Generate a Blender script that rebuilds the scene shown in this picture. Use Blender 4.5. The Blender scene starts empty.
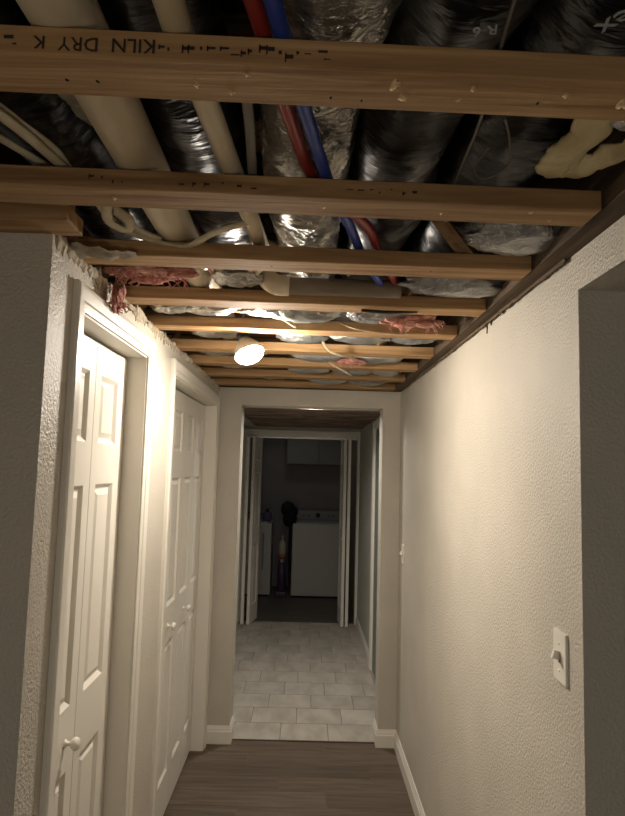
import bpy, bmesh, math, random
from mathutils import Vector, Matrix, noise
random.seed(7)
scn = bpy.context.scene
COL = scn.collection

# ---------------------------------------------------------------- camera
cam_d = bpy.data.cameras.new('camera'); cam = bpy.data.objects.new('camera', cam_d)
COL.objects.link(cam); scn.camera = cam
CX, CY, F = 312.5, 408.0, 620.0
def _axes(vx, vy, roll):
    d = Vector((vx-CX, -(vy-CY), F)).normalized()
    up = Vector((math.sin(math.radians(roll)), math.cos(math.radians(roll)), 0))
    z = (up - d*up.dot(d)).normalized()
    x = z.cross(d)
    if x.x < 0: x = -x
    return x, d, z                                   # world x, y, z axes seen in camera coords (right, up, forward)
_x, _y, _z = _axes(306, 467, 1.6)
right = Vector((_x[0], _y[0], _z[0])); upv = Vector((_x[1], _y[1], _z[1])); fwd = Vector((_x[2], _y[2], _z[2]))
M = Matrix((right, upv, -fwd)).transposed().to_4x4(); M.translation = Vector((0, 0, 1.7))
cam.matrix_world = M
cam_d.sensor_fit = 'VERTICAL'; cam_d.sensor_height = 24.0; cam_d.lens = F/816*24.0
cam_d.clip_start = 0.02

# ---------------------------------------------------------------- light and exposure
w = bpy.data.worlds.new('world'); scn.world = w; w.use_nodes = True
w.node_tree.nodes['Background'].inputs[0].default_value = (1.0, .93, .82, 1)
w.node_tree.nodes['Background'].inputs[1].default_value = 0.13
BULB_POS = Vector((-.228, 2.36, 2.122)); BULB_STRENGTH = 540.0
def area(name, loc, size, energy, color, rot=(0, 0, 0)):
    l = bpy.data.lights.new(name, 'AREA'); l.shape = 'DISK'; l.size = size; l.energy = energy; l.color = color
    o = bpy.data.objects.new(name, l); o.location = loc; o.rotation_euler = rot; COL.objects.link(o); return o
area('room_fill', (-.15, -1.1, .5), .4, 7, (1, .88, .72), (math.radians(146), 0, 0))     # added low fill behind the camera, brightens the joist undersides
area('laundry_fill', (-.2, 7.9, 2.38), .3, .8, (1, .95, .9))  # added fill under the laundry ceiling, lifts the dim room
area('vestibule_fill', (.05, 4.536, 2.152), .10, 15, (1, .93, .84))                          # unseen fill added between the joists to brighten the tiled vestibule
scn.view_settings.view_transform = 'Standard'; scn.view_settings.look = 'None'
scn.view_settings.exposure = 0.15; scn.view_settings.gamma = 1; scn.view_settings.use_curve_mapping = False

# ---------------------------------------------------------------- materials
def lin(c):
    return tuple(((v/255)/12.92 if v/255 <= .04045 else ((v/255+.055)/1.055)**2.4) for v in c) + (1,)
MATS = {}
def mat(name, rgb, rough=.6, metal=0.0, rgb2=None, scale=(5, 5, 5), detail=4, bump=0.0, bscale=None, bdist=.002,
        spec=.5, rnd=0.0, emis=0, ramp=(.35, .65), coat=0, kind='noise', dist=0.0):
    m = bpy.data.materials.new(name); m.use_nodes = True; nt = m.node_tree; N = nt.nodes; L = nt.links
    b = N['Principled BSDF']; b.inputs['Roughness'].default_value = rough; b.inputs['Metallic'].default_value = metal
    b.inputs['Specular IOR Level'].default_value = spec; b.inputs['Coat Weight'].default_value = coat
    tc = N.new('ShaderNodeTexCoord')
    vec = tc.outputs['Object']
    if rnd:
        oi = N.new('ShaderNodeObjectInfo'); ad = N.new('ShaderNodeVectorMath'); ad.operation = 'ADD'
        sc = N.new('ShaderNodeMath'); sc.operation = 'MULTIPLY'; sc.inputs[1].default_value = 37
        L.new(oi.outputs['Random'], sc.inputs[0]); L.new(vec, ad.inputs[0]); L.new(sc.outputs[0], ad.inputs[1]); vec = ad.outputs[0]
    def nz(s, det, d=0.0):
        mp = N.new('ShaderNodeMapping'); mp.inputs['Scale'].default_value = s if hasattr(s, '__len__') else (s, s, s)
        L.new(vec, mp.inputs['Vector'])
        t = N.new('ShaderNodeTexNoise'); t.inputs['Scale'].default_value = 1; t.inputs['Detail'].default_value = det
        t.inputs['Distortion'].default_value = d
        L.new(mp.outputs[0], t.inputs['Vector']); return t.outputs['Fac']
    base = lin(rgb)
    out = None
    if rgb2:
        cr = N.new('ShaderNodeValToRGB'); cr.color_ramp.elements[0].position = ramp[0]; cr.color_ramp.elements[1].position = ramp[1]
        cr.color_ramp.elements[0].color = base; cr.color_ramp.elements[1].color = lin(rgb2)
        L.new(nz(scale, detail, dist), cr.inputs[0]); out = cr.outputs[0]
    if rnd:
        hs = N.new('ShaderNodeHueSaturation'); mr = N.new('ShaderNodeMapRange')
        mr.inputs['To Min'].default_value = 1-rnd; mr.inputs['To Max'].default_value = 1+rnd
        L.new(oi.outputs['Random'], mr.inputs['Value']); L.new(mr.outputs[0], hs.inputs['Value'])
        if out: L.new(out, hs.inputs['Color'])
        else: hs.inputs['Color'].default_value = base
        out = hs.outputs[0]
    if out: L.new(out, b.inputs['Base Color'])
    else: b.inputs['Base Color'].default_value = base
    if bump:
        bp = N.new('ShaderNodeBump'); bp.inputs['Strength'].default_value = bump; bp.inputs['Distance'].default_value = bdist
        L.new(nz(bscale or scale, 3, dist), bp.inputs['Height']); L.new(bp.outputs[0], b.inputs['Normal'])
    if emis:
        b.inputs['Emission Color'].default_value = base; b.inputs['Emission Strength'].default_value = emis
    MATS[name] = m; return m
WALL = mat('greige_textured_paint', (191, 185, 172), .5, rgb2=(200, 193, 180), scale=(3, 3, 3), bump=1.0, bscale=(135, 135, 135), bdist=.004, spec=.45)
TRIM = mat('white_trim_paint', (226, 221, 210), .35, spec=.5)
DOOR = mat('white_door_paint', (224, 219, 208), .38, bump=.12, bscale=(60, 60, 6), bdist=.001)
WOOD = mat('pine_joist_wood', (134, 100, 66), .8, rgb2=(192, 156, 112), scale=(2.2, 40, 40), detail=8, bump=.5, bscale=(4, 90, 90), bdist=.002, spec=.25, rnd=.13, ramp=(.3, .7), dist=.6)
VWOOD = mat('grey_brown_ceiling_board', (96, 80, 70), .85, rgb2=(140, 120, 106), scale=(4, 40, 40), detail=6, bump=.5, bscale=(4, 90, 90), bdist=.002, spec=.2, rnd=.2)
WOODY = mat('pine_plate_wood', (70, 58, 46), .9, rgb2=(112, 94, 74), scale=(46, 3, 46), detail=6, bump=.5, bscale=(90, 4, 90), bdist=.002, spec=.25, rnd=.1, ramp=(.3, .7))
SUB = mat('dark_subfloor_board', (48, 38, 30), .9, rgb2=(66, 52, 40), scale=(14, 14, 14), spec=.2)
PLANK = mat('dark_brown_vinyl_plank', (74, 62, 51), .5, rgb2=(106, 92, 77), scale=(3, 42, 10), detail=7, bump=.15, bscale=(4, 70, 10), bdist=.001, spec=.4, rnd=.16, ramp=(.28, .72), dist=.4)
TILE = mat('pale_grey_tile', (160, 153, 142), .5, rgb2=(186, 178, 167), scale=(9, 4, 5), detail=5, spec=.4, rnd=.05, bump=.1, bscale=(20, 8, 10))
GROUT = mat('grey_grout', (138, 130, 119), .9)
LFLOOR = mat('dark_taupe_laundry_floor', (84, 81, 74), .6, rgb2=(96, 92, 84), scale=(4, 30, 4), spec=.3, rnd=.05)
LWALL = mat('dimmed_laundry_paint', (128, 125, 126), .7, rgb2=(136, 133, 133), scale=(2, 2, 2), spec=.3)  # the laundry's weak light is put into this darker wall colour
VWALL = mat('cool_grey_paint', (178, 178, 170), .55, rgb2=(186, 185, 177), scale=(3, 3, 3), bump=.5, bscale=(110, 110, 110), bdist=.003)
GDOOR = mat('grey_green_door_paint', (122, 130, 124), .5)
PVC = mat('cream_drain_pipe', (218, 204, 176), .45, rgb2=(192, 172, 138), scale=(9, 3, 9), detail=5)
PVCG = mat('dusty_grey_pipe', (128, 116, 98), .6, rgb2=(98, 86, 70), scale=(3, 9, 9), detail=5)
FOIL = mat('crinkled_silver_foil', (186, 182, 174), .3, .92, bump=.9, bscale=(46, 80, 46), bdist=.012, dist=.5)
FOILD = mat('dull_silver_foil', (176, 176, 172), .36, .75, bump=.8, bscale=(26, 50, 26), bdist=.01, dist=1.0)
BLACK = mat('black_duct_jacket', (11, 11, 12), .36, rgb2=(20, 20, 22), scale=(4, 4, 4), bump=1.0, bscale=(14, 44, 14), bdist=.006, coat=.05, dist=.5, spec=.45)
GREYP = mat('grey_plastic_wrap', (118, 118, 118), .28, .3, rgb2=(160, 160, 158), scale=(8, 8, 8), bump=1.0, bscale=(24, 24, 24), bdist=.012, coat=.4, dist=1.6)
REDP = mat('red_water_pipe', (140, 42, 36), .4); BLUEP = mat('blue_water_pipe', (34, 62, 146), .4)
CABLE = mat('cream_cable_sheath', (206, 194, 166), .5, rgb2=(180, 164, 132), scale=(20, 20, 20))
DCABLE = mat('dusty_grey_wire', (116, 110, 98), .6)
PINK = mat('pink_fibre_insulation', (176, 112, 100), .95, rgb2=(206, 160, 146), scale=(40, 40, 40), bump=1, bscale=(140, 140, 140), bdist=.006, spec=.1)
TAN = mat('tan_foam_insulation', (214, 198, 158), .9, rgb2=(186, 166, 122), scale=(12, 12, 12), bump=.7, bscale=(50, 50, 50), bdist=.004, spec=.15)
PLASTER = mat('torn_drywall_paper', (206, 196, 176), .9, rgb2=(160, 146, 122), scale=(30, 30, 30), bump=.6, bscale=(80, 80, 80), bdist=.004)
INK = mat('black_stamp_ink', (52, 38, 30), .9); WINK = mat('white_print', (170, 170, 168), .6)
SCAR = mat('raw_pale_wood_scar', (214, 190, 146), .9, rgb2=(180, 150, 104), scale=(60, 60, 60))
DARKH = mat('nail_hole', (30, 22, 16), .9)
APPL = mat('white_appliance_enamel', (176, 174, 170), .35, spec=.5)
APPD = mat('grey_appliance_panel', (120, 122, 124), .4); APPK = mat('black_appliance_detail', (30, 30, 32), .4)
PURP = mat('purple_plastic', (74, 54, 86), .4); CLEARP = mat('smoky_pale_plastic', (176, 168, 146), .3); REDT = mat('red_plastic', (150, 88, 84), .4)
CLOTH = mat('black_cloth', (22, 22, 24), .95, bump=.5, bscale=(30, 30, 30))
BLUEJ = mat('navy_plastic', (46, 46, 92), .45)
STEEL = mat('steel_screw', (170, 168, 160), .35, .9); DARK = mat('dark_toe_kick', (18, 18, 18), .9)
BULBM = mat('lit_bulb_glass', (255, 243, 227), .3, emis=BULB_STRENGTH)
PORC = mat('white_lamp_holder', (222, 216, 204), .35); BOXM = mat('blue_electrical_box', (66, 84, 130), .5)

# ---------------------------------------------------------------- helpers
def link(name, me, m=None, parent=None, loc=None):
    o = bpy.data.objects.new(name, me); COL.objects.link(o)
    if m is not None and me is not None and not me.materials: me.materials.append(m)
    if loc is not None: o.location = loc
    if parent is not None:
        o.parent = parent; o.matrix_parent_inverse = WM(parent).inverted()
    return o
def WM(o):
    m = Matrix.Translation(o.location) @ o.rotation_euler.to_matrix().to_4x4()
    if o.parent: return WM(o.parent) @ o.matrix_parent_inverse @ m
    return m
def tag(o, label=None, cat=None, group=None, kind=None):
    if label: o['label'] = label
    if cat: o['category'] = cat
    if group: o['group'] = group
    if kind: o['kind'] = kind
    return o
def empty(name, loc=(0, 0, 0)):
    o = bpy.data.objects.new(name, None); o.location = loc; o.empty_display_size = .05; COL.objects.link(o); return o
def bm_mesh(bm, name, smooth=False):
    me = bpy.data.meshes.new(name); bmesh.ops.recalc_face_normals(bm, faces=bm.faces); bm.to_mesh(me); bm.free()
    if smooth:
        for p in me.polygons: p.use_smooth = True
    return me
def box_in(bm, lo, hi, bevel=0.0):
    c = [(lo[i]+hi[i])/2 for i in range(3)]; s = [abs(hi[i]-lo[i]) for i in range(3)]
    r = bmesh.ops.create_cube(bm, size=1, matrix=Matrix.Translation(c) @ Matrix.Diagonal((*s, 1)))
    if bevel:
        es = list({e for v in r['verts'] for e in v.link_edges})
        bmesh.ops.bevel(bm, geom=es, offset=bevel, segments=2, affect='EDGES', profile=.7)
def box(name, lo, hi, m, parent=None, bevel=0.0):
    bm = bmesh.new(); box_in(bm, lo, hi, bevel); return link(name, bm_mesh(bm, name), m, parent)
def boxes(name, lst, m, parent=None, bevel=0.0):
    bm = bmesh.new()
    for lo, hi in lst: box_in(bm, lo, hi, bevel)
    return link(name, bm_mesh(bm, name), m, parent)
def catmull(pts, n=8):
    P = [Vector(p) for p in pts]; P = [P[0]*2-P[1]] + P + [P[-1]*2-P[-2]]; out = []
    for i in range(1, len(P)-2):
        for k in range(n):
            t = k/n; a, b, c, d = P[i-1:i+3]
            out.append(.5*((2*b)+(-a+c)*t+(2*a-5*b+4*c-d)*t*t+(-a+3*b-3*c+d)*t**3))
    out.append(P[-2]); return out
def tube_in(bm, pts, rad, seg=12, disp=None, cap=True, flat=None):
    """pts list of Vectors, rad number or f(i, t); disp(p, ang, s) -> extra radius; flat (sx, sz) squashes the section."""
    n = len(pts); rings = []; s = 0
    nrm = None
    for i, p in enumerate(pts):
        a = pts[max(i-1, 0)]; b = pts[min(i+1, n-1)]; t = (b-a).normalized()
        if nrm is None:
            nrm = Vector((0, 0, 1)) if abs(t.z) < .9 else Vector((1, 0, 0))
        nrm = (nrm - t*nrm.dot(t)).normalized(); bi = t.cross(nrm)
        if i: s += (pts[i]-pts[i-1]).length
        r = rad(s, i/(n-1)) if callable(rad) else rad
        ring = []
        for k in range(seg):
            an = 2*math.pi*k/seg; rr = r
            d = nrm*math.cos(an)*(flat[1] if flat else 1)+bi*math.sin(an)*(flat[0] if flat else 1)
            if disp: rr = r+disp(p+d*r, an, s)
            ring.append(bm.verts.new(p+d*rr))
        rings.append(ring)
    for i in range(n-1):
        for k in range(seg):
            bm.faces.new((rings[i][k], rings[i][(k+1) % seg], rings[i+1][(k+1) % seg], rings[i+1][k]))
    if cap: bm.faces.new(rings[0][::-1]); bm.faces.new(rings[-1])
def tube(name, pts, rad, m, parent=None, seg=12, disp=None, sm=None, cap=True, flat=None, smooth=True):
    bm = bmesh.new(); P = catmull(pts, sm) if sm else [Vector(p) for p in pts]
    tube_in(bm, P, rad, seg, disp, cap, flat); return link(name, bm_mesh(bm, name, smooth), m, parent)
def line(a, b, step):
    a, b = Vector(a), Vector(b); n = max(2, int((b-a).length/step)); return [a.lerp(b, i/n) for i in range(n+1)]
def densify(pts, step):
    out = []
    for a, b in zip(pts[:-1], pts[1:]):
        out += line(a, b, step)[:-1]
    return out+[Vector(pts[-1])]
def lathe(name, prof, m, parent=None, mw=None, seg=20):
    bm = bmesh.new(); rings = []
    for r, z in prof:
        rings.append([bm.verts.new((max(r, 1e-4)*math.cos(2*math.pi*k/seg), max(r, 1e-4)*math.sin(2*math.pi*k/seg), z)) for k in range(seg)])
    for i in range(len(rings)-1):
        for k in range(seg): bm.faces.new((rings[i][k], rings[i][(k+1) % seg], rings[i+1][(k+1) % seg], rings[i+1][k]))
    bm.faces.new(rings[0][::-1]); bm.faces.new(rings[-1])
    if mw is not None: bm.transform(mw)
    return link(name, bm_mesh(bm, name, True), m, parent)
def ridged(p, f, seed=0.0):
    q = Vector((p.x*f+seed, p.y*f+seed*.7, p.z*f))
    return 1-2*abs(noise.noise(q))
def crumple(name, c, size, m, parent=None, amp=.2, f=9, seed=0, sub=4, rot=0.0):
    """a crumpled, creased lump built from an icosphere; size = half extents"""
    bm = bmesh.new(); bmesh.ops.create_icosphere(bm, subdivisions=sub, radius=1)
    for v in bm.verts:
        p = v.co.copy(); d = ridged(Vector((p.x, p.y, p.z)), 1.7, seed)*.5+ridged(p, 3.9, seed+5)*.3+ridged(p, 8, seed+9)*.15
        v.co = p*(1+amp*d)
    bm.transform(Matrix.Translation(c) @ Matrix.Rotation(rot, 4, 'Z') @ Matrix.Diagonal((*size, 1)))
    return link(name, bm_mesh(bm, name, True), m, parent)
def sheet(name, cs, m, parent=None, nu=24, nv=14, amp=.012, f=22, thick=.002, seed=0):
    """crumpled sheet over four corners"""
    a, b, c, d = [Vector(q) for q in cs]; bm = bmesh.new(); g = []
    nr = (b-a).cross(d-a).normalized()
    for i in range(nu+1):
        row = []
        for j in range(nv+1):
            u, v = i/nu, j/nv; p = a.lerp(b, u).lerp(d.lerp(c, u), v)
            e = noise.noise(Vector((u*5+seed, v*5, seed)))*.02
            p = p+nr*(ridged(p, f, seed)*amp+ridged(p, f*2.3, seed+3)*amp*.5)+(b-a).normalized()*e*(v-.5)+(d-a).normalized()*e*(1 if j in (0, nv) else .3)
            row.append(bm.verts.new(p))
        g.append(row)
    for i in range(nu):
        for j in range(nv): bm.faces.new((g[i][j], g[i+1][j], g[i+1][j+1], g[i][j+1]))
    bmesh.ops.solidify(bm, geom=list(bm.faces), thickness=thick)
    return link(name, bm_mesh(bm, name, True), m, parent)
def sweep2(name, path, prof, side, m, parent=None):
    """sweep a (out, z) profile along a flat polyline with mitres; side +1 = out to the left of travel"""
    P = [Vector(p) for p in path]; bm = bmesh.new(); rows = []
    for i, p in enumerate(P):
        ds = []
        if i: ds.append((P[i]-P[i-1]).normalized())
        if i < len(P)-1: ds.append((P[i+1]-P[i]).normalized())
        ns = [Vector((-d.y, d.x))*side for d in ds]
        n = ns[0] if len(ns) == 1 else (ns[0]+ns[1])/(1+ns[0].dot(ns[1]))
        rows.append([bm.verts.new((p.x+n.x*o, p.y+n.y*o, z)) for o, z in prof])
    for i in range(len(P)-1):
        for k in range(len(prof)): bm.faces.new((rows[i][k], rows[i][(k+1) % len(prof)], rows[i+1][(k+1) % len(prof)], rows[i+1][k]))
    bm.faces.new(rows[0]); bm.faces.new(rows[-1][::-1])
    return link(name, bm_mesh(bm, name), m, parent)
BASEP = [(0, 0), (.014, 0), (.014, .072), (.010, .079), (.010, .086), (.006, .096), (.004, .104), (0, .104)]
def casing(name, mp, a0, a1, z1, m, parent=None, wdt=.064):
    """door casing round an opening a0..a1 up to z1; mp(a, z, h) -> xyz"""
    k = wdt/.064
    prof = [(0, 0), (0, .008), (.006*k, .010), (.020*k, .011), (.024*k, .0145), (.050*k, .017), (.058*k, .017), (.064*k, .013), (.064*k, 0)]
    bm = bmesh.new(); rows = []
    for d, h in prof:
        rows.append([bm.verts.new(mp(a, z, h)) for a, z in ((a0-d, 0), (a0-d, z1+d), (a1+d, z1+d), (a1+d, 0))])
    for k in range(len(rows)):
        r0, r1 = rows[k], rows[(k+1) % len(rows)]
        for j in range(3): bm.faces.new((r0[j], r0[j+1], r1[j+1], r1[j]))
    bm.faces.new([r[0] for r in rows]); bm.faces.new([r[3] for r in rows][::-1])
    return link(name, bm_mesh(bm, name), m, parent)
PANELS = [(.192, .832), (1.008, 1.616), (1.742, 1.951)]
def leaf_mesh(wd, h, t, s0=.055, s1=None):
    """a moulded bifold leaf: local x = width, local y = depth (front faces -y), z up; three raised panels on each side"""
    s1 = s1 or s0; bm = bmesh.new()
    us = [0, s0, wd-s1, wd]; zs = [0]
    for a, b in PANELS: zs += [a, b]
    zs.append(h); pz = [(a, b) for a, b in PANELS]
    for yy, sg in ((0, 1), (t, -1)):
        for i in range(3):
            for j in range(len(zs)-1):
                u0, u1, z0, z1 = us[i], us[i+1], zs[j], zs[j+1]
                if i == 1 and j % 2 == 1:
                    prev = None
                    for ins, dp in ((0, 0), (.004, .003), (.013, .0105), (.018, .0105), (.034, .003), (.036, .003)):
                        c = [bm.verts.new((u, yy+sg*dp, z)) for u, z in ((u0+ins, z0+ins), (u1-ins, z0+ins), (u1-ins, z1-ins), (u0+ins, z1-ins))]
                        if prev:
                            for k in range(4): bm.faces.new((prev[k], prev[(k+1) % 4], c[(k+1) % 4], c[k]))
                        prev = c
                    bm.faces.new(prev)
                else:
                    bm.faces.new([bm.verts.new(p) for p in ((u0, yy, z0), (u1, yy, z0), (u1, yy, z1), (u0, yy, z1))])
    for u in (0, wd):
        for j in range(len(zs)-1):
            bm.faces.new([bm.verts.new(p) for p in ((u, 0, zs[j]), (u, t, zs[j]), (u, t, zs[j+1]), (u, 0, zs[j+1]))])
    for z in (0, h):
        for i in range(3): bm.faces.new([bm.verts.new(p) for p in ((us[i], 0, z), (us[i+1], 0, z), (us[i+1], t, z), (us[i], t, z))])
    bmesh.ops.remove_doubles(bm, verts=bm.verts, dist=1e-5)
    return bm_mesh(bm, 'leaf')
KNOBP = [(.0115, 0), (.0115, .003), (.006, .006), (.0055, .016), (.011, .020), (.0165, .026), (.0175, .031), (.015, .037), (.008, .041), (.001, .042)]

# ---------------------------------------------------------------- the shell
H = 2.2; XL, XR = -.575, .60; YE, YT = 3.985, 4.035
S = dict(kind='structure')
wl = boxes('wall_left', [((-.695, 1.34, 0), (XL, 1.53, H)), ((-.695, 1.53, 2.08), (XL, 2.185, H)), ((-.695, 2.185, 0), (XL, 2.625, H)),
                         ((-.695, 2.625, 2.08), (XL, 3.885, H)), ((-.695, 3.885, 0), (XL, YE, H))], WALL); tag(wl, **S)
wc = box('wall_near_left', (-1.9, 1.34, 0), (-.695, 1.45, H), WALL); tag(wc, **S)
tag(box('wall_far_left', (-2.0, -1.2, 0), (-1.9, 4.15, H), WALL), **S)
tag(box('wall_closet_back', (-1.35, 1.45, 0), (-1.3, 4.03, H), WALL), **S)
wr = boxes('wall_right', [((XR, 1.355, 0), (.71, YE, H)), ((XR, -.6, 2.112), (.71, 1.355, H)), ((XR, -1.2, 0), (.71, -.6, H))], WALL); tag(wr, **S)
tag(box('wall_far_right', (2.3, -1.2, 0), (2.4, 4.15, H), WALL), **S)
we = boxes('wall_end', [((-1.9, YE, 0), (-.425, 4.15, H)), ((-.425, YE, 2.088), (.487, 4.15, H)), ((.487, YE, 0), (2.3, 4.15, H))], WALL); tag(we, **S)
# vestibule and laundry
tag(boxes('wall_vestibule_right', [((.60, 4.15, 2.05), (.72, 5.44, H)), ((.60, 5.44, 0), (.72, 6.95, H))], VWALL), **S)
tag(box('wall_vestibule_left', (-.86, 4.15, 0), (-.74, 6.95, H), VWALL), **S)
tag(boxes('wall_vestibule_end', [((-.86, 6.95, 0), (-.667, 7.07, H)), ((-.667, 6.95, 2.045), (.585, 7.07, H)), ((.585, 6.95, 0), (.72, 7.07, H))], VWALL), **S)
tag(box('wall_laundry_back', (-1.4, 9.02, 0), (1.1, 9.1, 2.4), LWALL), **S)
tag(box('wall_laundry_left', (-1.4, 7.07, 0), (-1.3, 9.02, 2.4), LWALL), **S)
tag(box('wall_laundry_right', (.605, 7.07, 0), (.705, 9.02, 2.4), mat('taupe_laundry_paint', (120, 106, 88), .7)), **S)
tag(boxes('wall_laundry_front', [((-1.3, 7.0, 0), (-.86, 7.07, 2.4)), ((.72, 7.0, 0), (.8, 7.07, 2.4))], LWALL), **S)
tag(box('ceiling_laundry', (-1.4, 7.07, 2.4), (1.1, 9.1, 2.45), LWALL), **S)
tag(box('ceiling_closet', (-1.3, 1.45, 2.17), (-.695, 4.03, 2.195), WALL), **S)

# floors
fl = tag(box('floor', (-1.9, -1.2, -.05), (2.3, YT, -.006), GROUT), **S)
pm = bmesh.new(); box_in(pm, (0, 0, -.006), (1.2, .148, 0), .0012); PMESH = bm_mesh(pm, 'plank')
PMESH.materials.append(PLANK)
y = YT-.15; r = 0
while y > -.4:
    x = -1.9+[-.35, -.8, -.1, -.6][r % 4]
    while x < .75:
        x0 = x
        if x0 > -1.9:
            link('plank', PMESH, None, fl, (x0, y, 0))
        x += 1.2015
    y -= .1495; r += 1
tag(box('trim_1', (-.425, YT-.004, 0), (.487, YT+.012, .003), mat('dark_threshold_strip', (60, 46, 38), .6)), **S)
ft = tag(box('floor_vestibule', (-.86, YT, -.05), (1.3, 7.01, -.006), GROUT), **S)
TW, TD = .305, .262
def tile_mesh(wd, dp):
    b = bmesh.new(); box_in(b, (0, 0, -.006), (wd, dp, .001), .0015); me = bm_mesh(b, 'tile'); me.materials.append(TILE); return me
TM = tile_mesh(TW-.005, TD-.005)
y = YT+.012; r = 0
while y < 7.0:
    dp = min(TD, 7.01-y); x = -.86+(-.08, .02, .12)[r % 3]-.09
    while x < .72:
        x0 = max(x, -.86); x1 = x+TW
        me = TM if (x0 == x and dp > TD-.001) else tile_mesh(x1-x0-.005, dp-.005)
        if x1-x0 > .02 and dp > .02: link('tile', me, None, ft, (x0, y, 0))
        x += TW
    y += TD; r += 1
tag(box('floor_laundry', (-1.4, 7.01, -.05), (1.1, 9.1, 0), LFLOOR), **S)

# baseboards
tag(sweep2('baseboard_right', [(XR, 1.355), (XR, YE), (.487, YE), (.487, 4.15), (.60, 4.15)], BASEP, 1, TRIM), **S)
tag(sweep2('baseboard_left', [(XL, 3.945), (XL, YE), (-.425, YE), (-.425, 4.15), (-.6, 4.15)], BASEP, -1, TRIM), **S)
tag(sweep2('baseboard_middle', [(XL, 2.25), (XL, 2.56)], BASEP, -1, TRIM), **S)
tag(sweep2('baseboard_near', [(-1.9, 1.34), (XL, 1.34), (XL, 1.465)], BASEP, -1, TRIM), **S)
tag(sweep2('baseboard_vestibule', [(.60, 5.51), (.60, 6.95)], BASEP, 1, TRIM), **S)

# left hall doors (bifold, recessed in their jambs)
LX = Matrix.Rotation(math.radians(90), 4, 'Z')
def jamb(parent, y0, y1, z1, x0=-.695, x1=XL, th=.0, nm='jamb'):
    return boxes(nm, [((x0, y0, 0), (x1+.0015, y0+.012, z1)), ((x0, y1-.012, 0), (x1+.0015, y1, z1)), ((x0, y0, z1-.012), (x1+.0015, y1, z1))], TRIM, parent)
def bifold_left(name, y0, y1, n, knobs, z1=2.08):
    d = tag(empty(name, (XL, y0, 0)), **S)
    casing('door_casing', lambda a, z, h: (XL+h, a, z), y0+.006, y1-.006, z1-.006, TRIM, d)
    jamb(d, y0, y1, z1)
    boxes('head_track', [((-.668, y0+.012, 2.062), (-.648, y1-.012, 2.068))], STEEL, d)
    wd = (y1-y0-.030-(n-1)*.004)/n; wide, slim = (.092, .050) if n == 2 else (.055, .055)
    pair = [leaf_mesh(wd, 2.043, .032, wide, slim), leaf_mesh(wd, 2.043, .032, slim, wide)]
    for me in pair: me.materials.append(DOOR)
    for i in range(n):
        ys = y0+.015+i*(wd+.004)
        lf = bpy.data.objects.new('door_leaf', pair[i % 2]); COL.objects.link(lf)
        lf.rotation_euler = (0, 0, math.radians(90)); lf.location = (-.640, ys, .014)
        lf.parent = d; lf.matrix_parent_inverse = WM(d).inverted()
        for kl, ky in knobs:
            if kl == i:
                mw = Matrix.Translation((-.640, ky, .928)) @ Matrix.Rotation(math.radians(90), 4, 'Y')
                lathe('knob', KNOBP, TRIM, lf, mw)
    return d
bifold_left('door_1', 1.53, 2.185, 2, [(0, 1.785)])
bifold_left('door_2', 2.625, 3.885, 4, [(1, 3.05), (2, 3.43)])

# vestibule: side door (closed, grey) and far doorway with folded bifold doors
d3 = tag(empty('door_3', (.60, 4.3, 0)), **S)
casing('door_casing', lambda a, z, h: (.60-h, a, z), 4.26, 5.44, 2.05, TRIM, d3)
box('door_slab', (.606, 4.25, .01), (.645, 5.43, 2.045), GDOOR, d3)
boxes('jamb', [((.601, 5.432, 0), (.72, 5.44, 2.05)), ((.601, 4.24, 2.046), (.72, 5.44, 2.05))], TRIM, d3)
lathe('knob', [(a*1.5, b*1.4) for a, b in KNOBP], STEEL, d3, Matrix.Translation((.606, 4.34, .95)) @ Matrix.Rotation(math.radians(-90), 4, 'Y'))
d4 = tag(empty('door_4', (-.04, 6.95, 0)), **S)
casing('door_casing', lambda a, z, h: (a, 6.95-h, z), -.667, .585, 2.045, TRIM, d4)
boxes('jamb', [((-.667, 6.949, 0), (-.655, 7.07, 2.045)), ((.573, 6.949, 0), (.585, 7.07, 2.045)), ((-.667, 6.949, 2.033), (.585, 7.07, 2.045))], TRIM, d4)
box('head_track', (-.65, 6.99, 2.015), (.57, 7.015, 2.033), STEEL, d4)
lm = leaf_mesh(.30, 2.0, .032); lm.materials.append(DOOR)
def folded(ax, ay, bx, by, knob=None):
    lf = bpy.data.objects.new('door_leaf', lm); COL.objects.link(lf)
    an = math.atan2(by-ay, bx-ax); lf.rotation_euler = (0, 0, an); lf.location = (ax, ay, .012)
    lf.parent = d4; lf.matrix_parent_inverse = WM(d4).inverted(); 
    if knob:
        mw = Matrix.Translation((knob[0], knob[1], .93)) @ Matrix.Rotation(math.radians(knob[2]), 4, 'Z') @ Matrix.Rotation(math.radians(90), 4, 'Y')
        lathe('knob', KNOBP, TRIM, lf, mw)
    return lf
folded(-.622, 6.80, -.640, 7.10)
folded(-.560, 6.80, -.500, 7.095)
folded(.445, 6.80, .425, 7.10, (.440, 6.86, 184))
folded(.492, 6.80, .500, 7.10)
# drywall soffit strips beside the bare wood of the vestibule ceiling
cv = tag(boxes('ceiling_vestibule_edge', [((-.74, 4.15, 2.13), (-.565, 6.95, 2.2))], VWALL), **S)

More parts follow.
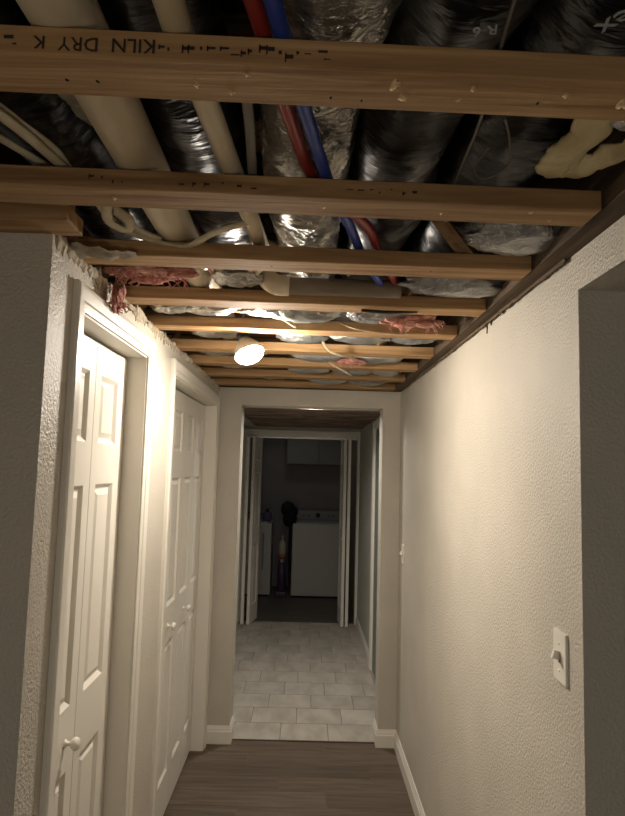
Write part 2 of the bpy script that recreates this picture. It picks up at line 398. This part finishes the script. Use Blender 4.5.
# ---------------------------------------------------------------- exposed joists
ceil = tag(empty('ceiling', (0, 0, H)), **S)
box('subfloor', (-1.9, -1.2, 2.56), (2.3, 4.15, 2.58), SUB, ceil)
FAR = [.02, .415, .822, 1.197, 1.565, 1.955, 2.325, 2.75, 3.14, 3.53, 3.92]
def rough_bar(name, x0, x1, y0, y1, z0, z1, m, parent, seed, skew=0.0):
    """a sawn board running along x, slightly wavy"""
    bm = bmesh.new(); n = max(2, int((x1-x0)/.04)); rows = []; c = .0022
    for i in range(n+1):
        x = x0+(x1-x0)*i/n; w1 = noise.noise(Vector((x*2.2, seed, 0)))*.0025; w2 = noise.noise(Vector((x*9, seed, 4)))*.0011
        sk = skew*x
        pts = [(y0+c, z0), (y1-c, z0), (y1, z0+c), (y1, z1-c), (y1-c, z1), (y0+c, z1), (y0, z1-c), (y0, z0+c)]
        rows.append([bm.verts.new((x, yy+w1+w2+sk, zz+w2)) for yy, zz in pts])
    for i in range(n):
        for k in range(8): bm.faces.new((rows[i][k], rows[i][(k+1) % 8], rows[i+1][(k+1) % 8], rows[i+1][k]))
    bm.faces.new(rows[0]); bm.faces.new(rows[-1][::-1])
    return link(name, bm_mesh(bm, name), m, parent)
JO = []
for i, yf in enumerate(FAR):
    sk = .03
    j = rough_bar('joist', -1.88, .546, yf-.086, yf, H, H+.038, WOOD, ceil, i*3.1, sk); JO.append(j)
    rough_bar('top_chord', -1.88, .70, yf-.086, yf, 2.52, 2.558, WOOD, j, i*5.7, sk)
    for xx, dr in ((-1.05, 1), (.30, 1) if i % 2 else (.40, -1)):          # truss webs, steep diagonals in the dark
        if i in (2, 3): continue
        bm = bmesh.new(); tube_in(bm, [Vector((xx, yf-.043, H+.036)), Vector((xx+dr*.22, yf-.043, 2.524))], .03, 4, flat=(1.1, .7))
        link('web', bm_mesh(bm, 'web'), WOOD, j)
box('rim_board', (-1.9, 4.12, H), (2.3, 4.15, 2.56), WOOD, ceil)
# edge plates along both walls
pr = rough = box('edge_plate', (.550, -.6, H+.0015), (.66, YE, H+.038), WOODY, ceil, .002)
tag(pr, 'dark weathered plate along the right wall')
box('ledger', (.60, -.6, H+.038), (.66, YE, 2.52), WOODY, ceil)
b1 = boxes('wall_plate', [((-1.5, 1.262, H+.001), (-.515, 1.352, H+.036)), ((-1.5, 1.262, H+.039), (-.535, 1.352, H+.076))], WOOD, ceil, .002)
# low wood over the vestibule
cv2 = tag(empty('ceiling_vestibule', (0, 5.5, 2.13)), **S)
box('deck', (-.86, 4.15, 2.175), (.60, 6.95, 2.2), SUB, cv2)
for k in range(14):
    yy = 4.2+k*.195
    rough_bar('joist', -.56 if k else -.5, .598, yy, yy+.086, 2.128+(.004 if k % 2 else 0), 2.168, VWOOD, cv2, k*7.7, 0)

# marks on the joists
def text_mesh(s, size, depth=.0004):
    cu = bpy.data.curves.new('t', 'FONT'); cu.body = s; cu.size = size; cu.extrude = depth; cu.align_x = 'CENTER'; cu.resolution_u = 2
    o = bpy.data.objects.new('t', cu); COL.objects.link(o); dg = bpy.context.evaluated_depsgraph_get(); dg.update()
    me = bpy.data.meshes.new_from_object(o.evaluated_get(dg)); bpy.data.objects.remove(o); me.materials.clear(); return me
def stamp(s, x, joist, size, z=H+.006, flip=True, m=INK):
    me = text_mesh(s, size); idx = JO.index(joist); y = FAR[idx]-.086+(.03)*x-.0008
    R = Matrix.Rotation(math.radians(90), 4, 'X')
    if flip: R = Matrix.Rotation(math.radians(180), 4, 'Y') @ R
    me.transform(Matrix.Translation((x, y, z+(size*.7 if flip else 0))) @ R)
    return link('lettering', me, m, joist)
stamp('KILN  DRY', -.262, JO[2], .026)
stamp('K', -.345, JO[2], .024)
def scribble(x0, x1, joist, seed, z=H+.012, n=12):
    """worn, unreadable ink strokes of a mill stamp"""
    rd = random.Random(seed); idx = JO.index(joist); bm = bmesh.new()
    for k in range(n):
        x = x0+(x1-x0)*(k+rd.random()*.5)/n; y = FAR[idx]-.0865+.03*x-.0008
        wd = rd.uniform(.002, .012); h = rd.uniform(.0015, .012); zz = z+rd.uniform(-.003, .008)
        box_in(bm, (x, y-.0003, zz), (x+wd, y+.0006, zz+h*.4)); 
        if rd.random() > .4: box_in(bm, (x, y-.0003, zz-h*.4), (x+.0018, y+.0006, zz+h*.6))
    o = link('stamp_marks', bm_mesh(bm, 'stamp_marks'), INK, joist); o['kind'] = 'stuff'; return o
scribble(-.20, .02, JO[2], 3, n=18); scribble(-.40, -.37, JO[2], 4, n=3)
scribble(-.42, -.34, JO[3], 5, n=4); scribble(-.26, -.10, JO[3], 6, n=6); scribble(.06, .2, JO[3], 8, n=7)
def under(x, t, joist): 
    idx = JO.index(joist); sk = (.03)*x; return Vector((x, FAR[idx]-.086*(1-t)+sk, H))
def scar(x, t, joist, s, seed, m=SCAR, name='wood_scar'):
    bm = bmesh.new(); bmesh.ops.create_icosphere(bm, subdivisions=2, radius=1); p = under(x, t, joist)
    for v in bm.verts: v.co *= 1+1.1*noise.noise(v.co*1.6+Vector((seed, 0, 0)))
    bm.transform(Matrix.Translation(p) @ Matrix.Diagonal((s*.6, s, .0009, 1)))
    return link(name, bm_mesh(bm, name, True), m, joist)
for x, t, s, sd in ((.102, .30, .010, 1), (.118, .62, .010, 2), (.205, .30, .007, 3), (.192, .6, .005, 7), (-.115, .7, .006, 4), (-.09, .25, .005, 5), (.33, .35, .006, 6), (.415, .5, .014, 9), (-.16, .55, .006, 11)):
    scar(x, t, JO[2], s, sd)
for x, t, s, sd in ((-.38, .5, .007, 12), (.02, .5, .005, 13), (.25, .55, .006, 14), (.42, .3, .006, 15), (.47, .7, .005, 16)): scar(x, t, JO[3], s, sd)
for x, t in ((-.29, .6), (-.33, .6), (.02, .72), (.062, .75), (.30, .6)): scar(x, t, JO[2], .0035, x*9, DARKH, 'nail_hole')
for x, t, j in ((-.1, .5, 4), (.3, .4, 4), (.1, .6, 5), (-.3, .5, 5)): scar(x, t, JO[j], .004, x*9, DARKH, 'nail_hole')
# torn drywall along the top of the left wall and the right plate
def torn(name, x, y0, y1, n, seed, parent, m=PLASTER, out=.02, zr=.02):
    """ragged torn edge of the drywall facing: a thin jagged strip standing along the wall top"""
    bm = bmesh.new(); rows = []; N_ = int((y1-y0)/.007)
    for k in range(N_+1):
        y = y0+(y1-y0)*k/N_
        a = noise.noise(Vector((y*9, seed, 0))); b = noise.noise(Vector((y*37, seed, 1))); c = noise.noise(Vector((y*110, seed, 2)))
        top = H+zr*(.25+.6*a+.55*b+.35*c); bot = H-zr*(.75+.8*b-.4*c+.5*a); o = out*(.35+.6*abs(b)+.35*abs(c))
        rows.append([bm.verts.new(p) for p in ((x-.003, y, bot), (x+out*.15, y, bot), (x+o, y, (top+bot)/2+.003*c), (x+o*.7, y, top), (x-.003, y, top))])
    for k in range(N_):
        for q in range(5): bm.faces.new((rows[k][q], rows[k][(q+1) % 5], rows[k+1][(q+1) % 5], rows[k+1][q]))
    bm.faces.new(rows[0]); bm.faces.new(rows[-1][::-1])
    o = link(name, bm_mesh(bm, name), m, parent); o['kind'] = 'stuff'; return o
torn('torn_paper', XL, 1.36, 2.6, 70, 1, wl, out=.012, zr=.028); torn('torn_paper', XL, 2.6, 4.0, 50, 2, wl, out=.01, zr=.02)
torn('torn_paper', .592, 1.4, 3.9, 34, 3, wr, m=WOODY, out=-.006, zr=.012)
bm = bmesh.new()
for k, (yy, L_) in enumerate(((2.05, .035), (2.0, .018))):
    tube_in(bm, [Vector((XR-.001, yy, H)), Vector((XR-.002, yy+.004, H-L_))], .0022, 5)
link('drip_stain', bm_mesh(bm, 'drip_stain', True), WOODY, wr)
sheet('hanging_paper', [(-.56, 1.40, 2.196), (-.42, 1.44, 2.192), (-.43, 1.50, 2.196), (-.575, 1.49, 2.19)], PLASTER, wl, 14, 6, .006, 30, seed=2)

# ---------------------------------------------------------------- pipes, ducts and cables above the joists
ZB = H+.040                                            # top of the joists' lower chords
t = tag(empty('drain_pipe', (-.34, 2.0, ZB)), 'thick cream plastic drain pipe running lengthwise over the joists at left', 'pipe')
tube('pipe', [(-.335, -.5, ZB+.047), (-.335, .8, ZB+.047), (-.345, 1.7, ZB+.047), (-.35, 2.75, ZB+.047)], .046, PVC, t, 28)
tube('coupling', [(-.348, 1.60, ZB+.050), (-.349, 1.72, ZB+.050)], .054, PVC, t, 28)
t = tag(empty('conduit_pipe', (-.16, 1.0, ZB)), 'thin cream plastic pipe over the joists between the thick pipe and the foil duct', 'pipe')
tube('pipe', [(-.185, -.5, ZB+.022), (-.183, .75, ZB+.022), (-.150, 1.25, ZB+.022), (-.13, 1.55, ZB+.022)], .020, PVC, t, 18)
# cross pipe with elbow
t = tag(empty('cross_pipe', (.08, 1.78, ZB)), 'dusty grey pipe lying across the hall behind the third joist, with a cream elbow', 'pipe')
tube('pipe', line((-.095, 1.818, H+.040), (.27, 1.826, H+.040), .06), .026, PVCG, t, 20)
tube('elbow', [(-.065, 1.818, H+.040), (-.105, 1.817, H+.042), (-.132, 1.816, H+.062), (-.140, 1.815, H+.10), (-.140, 1.815, H+.17)], .031, PVC, t, 20, sm=5)

def flexduct(name, label, path, r, m, seed, crease=.010, f=14, ribs=.0, flat=None, seg=56, step=.0125, parts=True):
    t = tag(empty(name, path[0]), label, 'duct')
    P = densify(catmull(path, 6), step)
    def dsp(p, an, s):
        return ridged(Vector((p.x*1.0, p.y*.9, p.z)), f, seed)*crease+ridged(p, f*2.6, seed+4)*crease*.45+(math.sin(s*2*math.pi/.032)*ribs)
    tube('jacket', P, r, m, t, seg, dsp, flat=flat)
    for q in (len(P)//3, 2*len(P)//3):
        pass
    return t
flexduct('foil_duct', 'crinkled silver foil duct running along the middle of the open ceiling', [(.045, -.4, 2.365), (.03, .6, 2.362), (-.012, 1.1, 2.360), (-.018, 1.46, 2.352), (-.015, 1.78, 2.405), (-.012, 2.2, 2.37), (-.02, 3.0, 2.37), (-.02, 3.9, 2.37)], .081, FOIL, 3.3, .013, 13)
flexduct('black_duct', 'black wrinkled flexible duct just right of the foil duct', [(.24, -.4, 2.37), (.215, .6, 2.37), (.172, 1.1, 2.365), (.19, 1.45, 2.37), (.19, 1.78, 2.415), (.175, 2.3, 2.375), (.17, 3.1, 2.375), (.19, 3.9, 2.375)], .088, BLACK, 8.1, .007, 9)
flexduct('black_duct', 'large black flexible duct with white print near the right wall', [(.44, -.4, 2.40), (.42, .7, 2.40), (.395, 1.1, 2.41), (.42, 1.8, 2.43), (.42, 2.6, 2.405), (.42, 3.2, 2.40), (.42, 3.9, 2.40)], .112, BLACK, 1.7, .008, 8)
flexduct('black_duct', 'black flexible duct between the thick cream pipe and the thin one', [(-.24, -.4, 2.41), (-.24, .7, 2.41), (-.245, 1.2, 2.405), (-.24, 1.7, 2.42), (-.24, 2.15, 2.42)], .085, BLACK, 5.5, .008, 9, seg=48)
flexduct('black_duct', 'black flexible duct over the cables at the far left of the ceiling', [(-.56, -.3, 2.42), (-.55, .7, 2.43), (-.56, 1.3, 2.43), (-.56, 2.1, 2.42)], .10, BLACK, 6.5, .008, 8, seg=48)
# bright strip added as the sheen on the side of the black duct
sheet('silver_sheen_strip', [(.246, .93, 2.300), (.262, .93, 2.335), (.250, 1.20, 2.335), (.232, 1.20, 2.300)], FOILD, None, 10, 22, .004, 40, seed=4)
tag(bpy.data.objects['silver_sheen_strip'], 'wrinkled silver strip added as sheen along the side of the black duct', 'sheen')
# white print on the big black duct
for body, loc, sz, rz in (('flex', (.372, .715, 2.272), .045, 128), ('R 6', (.215, .745, 2.270), .024, 168)):
    me = text_mesh(body, sz, .0006)
    me.transform(Matrix.Translation(loc) @ Matrix.Rotation(math.radians(rz), 4, 'Z') @ Matrix.Rotation(math.radians(180), 4, 'X'))
    par = [o for o in bpy.data.objects if o.get('label', '').startswith('large black flexible duct')][0]
    link('lettering', me, WINK, par)
for nm, m_, dx, lab in (('blue_pipe', BLUEP, 0, 'bright blue flexible water pipe crossing under the foil duct'), ('red_pipe', REDP, 1, 'red flexible water pipe beside the blue one, crossing under the foil duct')):
    t = tag(empty(nm, (0, 1.2, ZB)), lab, 'pipe')
    base = [(-.09, .45), (-.052, .71), (-.011, .95), (.034, 1.186), (.085, 1.375), (.135, 1.578), (.229, 1.884), (.30, 2.2), (.34, 2.6)]
    red = [(-.12, .45), (-.078, .71), (-.042, .95), (.008, 1.18), (.123, 1.38), (.178, 1.578), (.275, 1.884), (.345, 2.2), (.39, 2.6)]
    pts = [(x, y, ZB+.012+(.006 if dx else 0)) for x, y in (red if dx else base)]
    tube('pipe', pts, .0115, m_, t, 12, sm=6)
# cables
def cable(label, pts, r=.005, m=CABLE, flat=(1.6, .8), name='cable', cat='cable'):
    o = tube(name, pts, r, m, None, 8, sm=8, flat=flat); return tag(o, label, cat)
cable('flat cream cable from the left edge down to the second joist, upper one', [(-.60, .70, 2.262), (-.505, .96, 2.25), (-.48, 1.08, 2.25), (-.46, 1.26, 2.258), (-.45, 1.4, 2.30)], .0075)
cable('cream cable curling beside the upper one at the left of the ceiling', [(-.58, .74, 2.275), (-.50, .98, 2.262), (-.47, 1.07, 2.258), (-.475, 1.15, 2.262), (-.49, 1.24, 2.28)], .006)
cable('dusty cream cable entering low at the left edge above the second joist', [(-.62, .93, 2.262), (-.56, 1.02, 2.258), (-.51, 1.14, 2.258), (-.49, 1.22, 2.262), (-.45, 1.36, 2.30)], .0065)
cable('long cream cable looping across the bay between second and third joist', [(-.47, 1.22, 2.285), (-.462, 1.33, 2.25), (-.44, 1.43, 2.246), (-.36, 1.47, 2.232), (-.30, 1.462, 2.226), (-.23, 1.40, 2.236), (-.165, 1.36, 2.242), (-.14, 1.37, 2.25), (-.14, 1.44, 2.262)], .006)
cable('knotted cream cable loop hanging at the left of the second bay', [(-.44, 1.25, 2.29), (-.448, 1.30, 2.25), (-.46, 1.36, 2.24), (-.43, 1.40, 2.236), (-.42, 1.37, 2.250), (-.45, 1.34, 2.262), (-.41, 1.42, 2.245), (-.37, 1.46, 2.24)], .0075)
cable('thin grey wire slanting over the large black duct', [(.225, .60, 2.255), (.232, .70, 2.252), (.259, .93, 2.25), (.27, 1.13, 2.25), (.30, 1.35, 2.26)], .0025, DCABLE, None, 'wire', 'wire')
cable('thin grey wire curling beside the slanting one', [(.30, .93, 2.256), (.33, 1.0, 2.256), (.35, 1.07, 2.252), (.32, 1.12, 2.25), (.295, 1.09, 2.256), (.30, 1.02, 2.258)], .002, DCABLE, None, 'wire', 'wire')
cable('grey cable standing beside the thin cream pipe and foil duct', [(-.105, .78, 2.262), (-.107, .95, 2.252), (-.118, 1.15, 2.247), (-.125, 1.3, 2.25)], .0055, DCABLE)
cable('cream cable dangling in a V below the joists right of the bulb', [(.02, 2.36, 2.25), (.05, 2.50, 2.235), (.06, 2.56, 2.215), (.09, 2.6, 2.19), (.14, 2.63, 2.18), (.19, 2.7, 2.185), (.22, 2.8, 2.195)], .004)
cable('short cream wire end hanging near the far right joists', [(.06, 2.9, 2.24), (.1, 2.94, 2.20), (.16, 2.96, 2.17), (.21, 3.0, 2.15)], .003)
cable('cream cable trailing along the fifth joist', [(.10, 2.24, 2.235), (.16, 2.22, 2.208), (.24, 2.22, 2.196), (.33, 2.25, 2.197), (.40, 2.28, 2.21)], .004)
cable('black cable end lying on the fourth joist', [(.16, 1.92, 2.198), (.20, 1.925, 2.196), (.26, 1.93, 2.196), (.34, 1.93, 2.2)], .006)
bpy.data.objects['cable.009' if 'cable.009' in bpy.data.objects else 'cable'].data.materials.clear()
for o in bpy.data.objects:
    if o.get('label', '').startswith('black cable end'): o.data.materials.clear(); o.data.materials.append(BLACK)
    elif o.name.startswith('cable') and o.type == 'MESH' and not o.data.materials: o.data.materials.append(CABLE)
cable('tangled cream cable beyond the third joist, left of the elbow', [(-.30, 1.62, 2.262), (-.26, 1.70, 2.25), (-.20, 1.79, 2.244), (-.17, 1.76, 2.245), (-.13, 1.67, 2.25)], .0045)
cable('pinkish cable coiled with the cream one beyond the third joist', [(-.33, 1.64, 2.26), (-.27, 1.76, 2.244), (-.23, 1.80, 2.243), (-.19, 1.74, 2.246), (-.14, 1.64, 2.25)], .004, mat('pinkish_cable_sheath', (200, 140, 130), .5))
cable('pair of cream wires sagging behind the fourth joist', [(-.36, 2.05, 2.26), (-.27, 2.1, 2.244), (-.16, 2.14, 2.24), (-.10, 2.16, 2.22), (-.05, 2.2, 2.2)], .004)

# insulation and wrap
def fibre(name, label, c, size, m, seed, cat='insulation', amp=.45, sub=4, strands=0, rot=0):
    t = tag(empty(name, c), label, cat)
    rd = random.Random(seed*13); bm = bmesh.new()
    for k in range(46):
        p = Vector((rd.gauss(0, .42), rd.gauss(0, .42), rd.gauss(0, .4)))
        if p.length > 1.1: p.normalize()
        s_ = rd.uniform(.12, .38)
        r_ = bmesh.ops.create_icosphere(bm, subdivisions=3, radius=1)
        for v in r_['verts']:
            d = 1+amp*ridged(v.co, 2.1, k*3.3+seed)+.25*ridged(v.co, 5.5, k)
            v.co = Vector(c)+Vector(((p.x+v.co.x*d*s_*.9)*size[0], (p.y+v.co.y*d*s_)*size[1], (p.z+v.co.z*d*s_*1.3)*size[2]))
    link('clump', bm_mesh(bm, 'clump', True), m, t)
    if strands:
        rd = random.Random(seed); bm = bmesh.new()
        for k in range(strands):
            p = Vector(c)+Vector((rd.uniform(-1, 1)*size[0], rd.uniform(-1, 1)*size[1], -size[2]*.3)); q = [p]
            for _ in range(4): q.append(q[-1]+Vector((rd.uniform(-.012, .012), rd.uniform(-.01, .01), -rd.uniform(.002, .010))))
            tube_in(bm, q, rd.uniform(.0008, .0022), 4)
        o = link('loose_fibres', bm_mesh(bm, 'loose_fibres'), m, t); o['kind'] = 'stuff'
    return t
fibre('pink_insulation', 'pink fibre insulation tuft spilling over the left wall top above the first door', (-.43, 1.66, 2.222), (.105, .05, .020), PINK, 3, strands=50)
fibre('pink_insulation', 'small pink tuft hanging down onto the first door casing', (-.545, 1.72, 2.165), (.012, .035, .035), PINK, 5, strands=18)
fibre('pink_insulation', 'pink and white insulation scrap beside the right wall at the fifth joist', (.36, 2.14, 2.218), (.10, .05, .020), PINK, 8, strands=26)
fibre('pink_insulation', 'reddish insulation scrap under the far joists right of centre', (.20, 2.92, 2.205), (.07, .04, .010), PINK, 11, strands=8)
t = tag(empty('tan_insulation', (.5, 1.1, 2.27)), 'folded tan foam insulation curling like a hook at the upper right', 'insulation')
tube('clump', [(.455, .905, 2.30), (.449, .93, 2.275), (.448, .985, 2.258), (.436, 1.035, 2.254), (.440, 1.066, 2.253), (.468, 1.070, 2.254), (.508, 1.035, 2.256), (.552, .985, 2.262)],
     lambda s, q: .010+.015*math.sin(math.pi*min(1, max(0, q*.86+.1)))**.6, TAN, t, 22, lambda p, a, s: ridged(p, 26, 2)*.009+ridged(p, 70, 5)*.004, sm=9, flat=(1.15, .45))
tag(crumple('foil_scrap', (.525, .93, 2.272), (.05, .03, .016), FOILD, None, .5, seed=12), 'crumpled silver foil scrap beside the tan foam at upper right', 'foil')
tag(crumple('plastic_wrap', (.475, 1.395, 2.250), (.095, .075, .030), GREYP, None, .4, seed=21), 'grey crinkled plastic wrap bulging in the bay between second and third joist, right end', 'plastic wrap')
tag(crumple('plastic_wrap', (.43, 1.775, 2.245), (.13, .055, .026), GREYP, None, .5, seed=27), 'long grey plastic wrap bundle behind the third joist at the right wall', 'plastic wrap')
tag(crumple('plastic_wrap', (.24, 2.14, 2.240), (.09, .06, .024), GREYP, None, .4, seed=33), 'dark grey plastic wrap under the fifth bay right of the foil duct', 'plastic wrap')
tag(crumple('plastic_wrap', (-.02, 2.14, 2.240), (.10, .055, .026), FOILD, None, .45, seed=36), 'shiny pale wrap sagging behind the fourth joist at the centre', 'plastic wrap')
tag(crumple('plastic_wrap', (-.03, 2.52, 2.240), (.09, .055, .026), FOILD, None, .4, seed=38), 'bluish silver wrap sagging one bay beyond, right of the bulb', 'plastic wrap')
tag(crumple('plastic_wrap', (.21, 2.50, 2.240), (.10, .05, .024), FOILD, None, .5, seed=41), 'pale wrap lump behind the dangling cable', 'plastic wrap')
tag(crumple('plastic_wrap', (.42, 2.50, 2.240), (.08, .05, .022), GREYP, None, .4, seed=43), 'grey wrap lump close to the right wall beyond the pink scrap', 'plastic wrap')
for k, (x, y, sx, m_) in enumerate(((.05, 2.93, .11, GREYP), (.33, 2.93, .10, FOILD), (.0, 3.32, .10, FOILD), (.24, 3.33, .10, GREYP), (.42, 3.33, .07, FOILD), (.12, 3.72, .10, FOILD), (.36, 3.73, .10, GREYP))):
    tag(crumple('plastic_wrap', (x, y, 2.232), (sx, .045, .026), m_, None, .35, seed=50+k, sub=3), ('grey' if m_ is GREYP else 'silvery')+' wrap lump in the '+('third bay from the far end' if y < 3 else 'second bay from the far end' if y < 3.5 else 'last bay before the end wall')+', '+('left of centre' if x < .03 else 'near the right wall' if x > .3 else 'right of centre'), 'plastic wrap')
for k, (x, y, sx, lab) in enumerate(((-.44, 2.95, .07, 'foil crumple at the left wall in the third bay from the far end'), (-.28, 2.94, .06, 'foil crumple left of centre in the third bay from the far end'), (-.4, 3.33, .07, 'foil crumple at the left in the second bay from the far end'), (-.22, 3.72, .07, 'foil crumple at the left in the last bay before the end wall'), (-.355, 2.13, .07, 'crumpled foil scrap behind the fourth joist, left side'), (-.22, 1.77, .055, 'small foil crumple among the tangled cables beyond the third joist'),
                                     (-.285, 1.60, .03, 'little shiny foil knot beside the pink insulation'), (-.49, 2.12, .05, 'foil crumple at the left wall behind the fourth joist'),
                                     (-.16, 2.13, .06, 'white torn foil between joists left of centre'), (-.38, 2.52, .08, 'foil crumple above left of the bulb'))):
    tag(crumple('foil_scrap', (x, y, 2.248), (sx, .045, .018), FOIL, None, .7, seed=70+k), lab, 'foil')
tag(crumple('paper_scrap', (-.245, 2.14, 2.246), (.035, .03, .010), mat('brown_kraft_paper', (150, 104, 58), .9), None, .3, seed=91), 'brown paper scrap lying between foil pieces', 'paper')
tag(sheet('torn_wrap', [(-.43, .96, 2.30), (-.36, .96, 2.29), (-.35, 1.10, 2.29), (-.42, 1.06, 2.30)], PLASTER, None, 12, 12, .006, 26, seed=6), 'torn pale paper flap stuck to the left of the thick cream pipe', 'paper')

# ---------------------------------------------------------------- bulb
t = tag(empty('light_bulb', BULB_POS), 'glowing round flood bulb hanging tilted below the joists', 'lamp')
ax = -Vector((.36, -.30, -.88)).normalized(); q = ax.to_track_quat('Z', 'Y').to_matrix().to_4x4()   # from the lens back to the base
MB_ = Matrix.Translation(BULB_POS) @ q
lathe('lens', [(.001, -.026), (.022, -.0235), (.040, -.016), (.052, -.006), (.057, .004), (.055, .006), (.001, .006)], BULBM, t, MB_, 32)
lathe('reflector', [(.057, .0065), (.058, .010), (.050, .034), (.034, .058), (.024, .072), (.020, .078)], PORC, t, MB_, 32)
lathe('lamp_holder', [(.020, .079), (.0235, .081), (.0235, .100), (.010, .108), (.004, .110)], APPK, t, MB_, 24)
pe = BULB_POS+ax*.109
tube('cord', [pe, pe+ax*.015, pe+Vector((.0, .03, .05)), pe+Vector((.01, .03, .16))], .0035, CABLE, t, 8, sm=6)

# ---------------------------------------------------------------- switches
def switch(label, x, y, z):
    t = tag(empty('light_switch', (x, y, z)), label, 'switch')
    box('cover_plate', (x-.007, y-.035, z-.057), (x+.001, y+.035, z+.057), TRIM, t, .003)
    bm = bmesh.new(); box_in(bm, (-.017, -.005, -.010), (.0, .005, .010), .001)
    bm.transform(Matrix.Translation((x-.006, y, z+.002)) @ Matrix.Rotation(math.radians(18), 4, 'Y')); link('toggle', bm_mesh(bm, 'toggle'), TRIM, t)
    box('toggle_slot', (x-.0075, y-.0065, z-.013), (x-.0065, y+.0065, z+.013), APPD, t)
    for dz in (-.030, .030): lathe('screw', [(.0032, 0), (.0032, .0012), (.002, .002)], TRIM, t, Matrix.Translation((x-.007, y, z+dz)) @ Matrix.Rotation(math.radians(-90), 4, 'Y'), 10)
switch('white toggle light switch on the right wall beside the near opening', XR, 1.465, 1.282)
switch('white switch seen edge-on at the far end of the right wall', XR, 3.79, 1.195)

# ---------------------------------------------------------------- laundry room
def appliance(label, x0, x1, yf, h, door=False):
    t = tag(empty('washing_machine' if not door else 'clothes_dryer', ((x0+x1)/2, yf, 0)), label, 'appliance')
    box('body', (x0, yf, .025), (x1, yf+.64, h), APPL, t, .012)
    box('toe_kick', (x0+.03, yf+.02, 0), (x1-.03, yf+.60, .03), DARK, t)
    box('control_panel', (x0+.01, yf+.54, h-.004), (x1-.01, yf+.66, h+.15), APPD, t, .012)
    xm = (x0+x1)/2
    lathe('dial', [(.032, 0), (.032, .012), (.024, .022), (.001, .023)], APPK, t, Matrix.Translation((xm, yf+.54, h+.085)) @ Matrix.Rotation(math.radians(90), 4, 'X'))
    for dx in (-.20, -.13, .16, .22): box('button', (xm+dx-.012, yf+.535, h+.07), (xm+dx+.012, yf+.542, h+.09), APPK, t, .002)
    box('lid' if not door else 'lint_hatch', (x0+.05, yf+.05, h-.002), (x1-.05, yf+.50, h+.012), APPL, t, .006)
    lathe('badge', [(.010, 0), (.010, .002), (.008, .003)], STEEL, t, Matrix.Translation((xm-.12, yf, h-.045)) @ Matrix.Rotation(math.radians(90), 4, 'X'))
    if door:
        box('door', (x0+.07, yf-.014, .14), (x1-.05, yf+.002, h-.06), APPL, t, .010)
        box('door_handle', (x1-.115, yf-.026, .35), (x1-.095, yf-.012, h-.12), APPD, t, .003)
    return t
appliance('white washing machine with flat front standing right of the gap in the laundry', -.155, .53, 8.28, .945)
appliance('white dryer with framed front door, left in the dark laundry', -1.11, -.43, 8.30, .945, True)
t = tag(empty('vacuum_cleaner', (-.285, 8.36, 0)), 'slim purple upright vacuum with pale canister standing between the machines', 'vacuum')
box('floor_head', (-.35, 8.28, .005), (-.22, 8.42, .07), PURP, t, .015)
lathe('body', [(.03, .06), (.05, .09), (.052, .30), (.045, .42), (.02, .44)], PURP, t, Matrix.Translation((-.285, 8.36, 0)))
lathe('latch', [(.022, .44), (.026, .45), (.026, .475), (.018, .485)], CLEARP, t, Matrix.Translation((-.285, 8.34, 0)))
lathe('band', [(.05, .49), (.054, .50), (.054, .53), (.05, .54)], REDT, t, Matrix.Translation((-.285, 8.36, 0)))
lathe('canister', [(.048, .54), (.052, .56), (.050, .66), (.036, .70), (.020, .72)], CLEARP, t, Matrix.Translation((-.285, 8.36, 0)))
tube('handle', [(-.285, 8.36, .71), (-.285, 8.37, .75), (-.28, 8.39, .78)], .012, CLEARP, t, 10, sm=4)
t = tag(empty('black_cloth', (-.2, 8.5, .8)), 'black bunched cloth hanging over the left corner of the washing machine', 'cloth')
crumple('bunch', (-.225, 8.50, 1.13), (.065, .07, .07), CLOTH, t, .7, seed=4)
crumple('bunch', (-.20, 8.48, 1.02), (.06, .07, .09), CLOTH, t, .8, seed=14)
crumple('bunch', (-.145, 8.50, 1.10), (.035, .05, .045), CLOTH, t, .8, seed=24)
crumple('hanging_fold', (-.185, 8.42, .60), (.022, .05, .42), CLOTH, t, .25, seed=9, sub=3)
t = tag(empty('detergent_jug', (-.5, 8.5, .957)), 'small dark blue jug on top of the dryer', 'jug')
box('body', (-.56, 8.45, .959), (-.45, 8.52, 1.09), BLUEJ, t, .02)
lathe('cap', [(.022, 0), (.022, .03), (.018, .034)], APPK, t, Matrix.Translation((-.505, 8.485, 1.088)))
box('handle', (-.453, 8.475, 1.0), (-.435, 8.495, 1.07), BLUEJ, t, .006)
t = tag(empty('wall_cabinet', (.18, 8.70, 1.735)), 'pale wall cabinet high on the laundry back wall above the washing machine', 'cabinet')
box('body', (-.27, 8.70, 1.735), (.63, 9.02, 2.30), mat('dim_grey_cabinet_paint', (118, 116, 114), .6), t, .003)
for x0, x1 in ((-.262, .176), (.184, .622)):
    box('door', (x0, 8.682, 1.742), (x1, 8.699, 2.29), MATS['dim_grey_cabinet_paint'], t, .003)

for o in list(bpy.data.objects):
    g = {'cable': 'loose cables above the joists', 'wire': 'loose cables above the joists', 'plastic wrap': 'crumpled wrap between the joists', 'foil': 'foil scraps between the joists'}.get(o.get('category'))
    if g: o['group'] = g
    if o.name.startswith('black_duct'): o['group'] = 'black ducts above the joists'
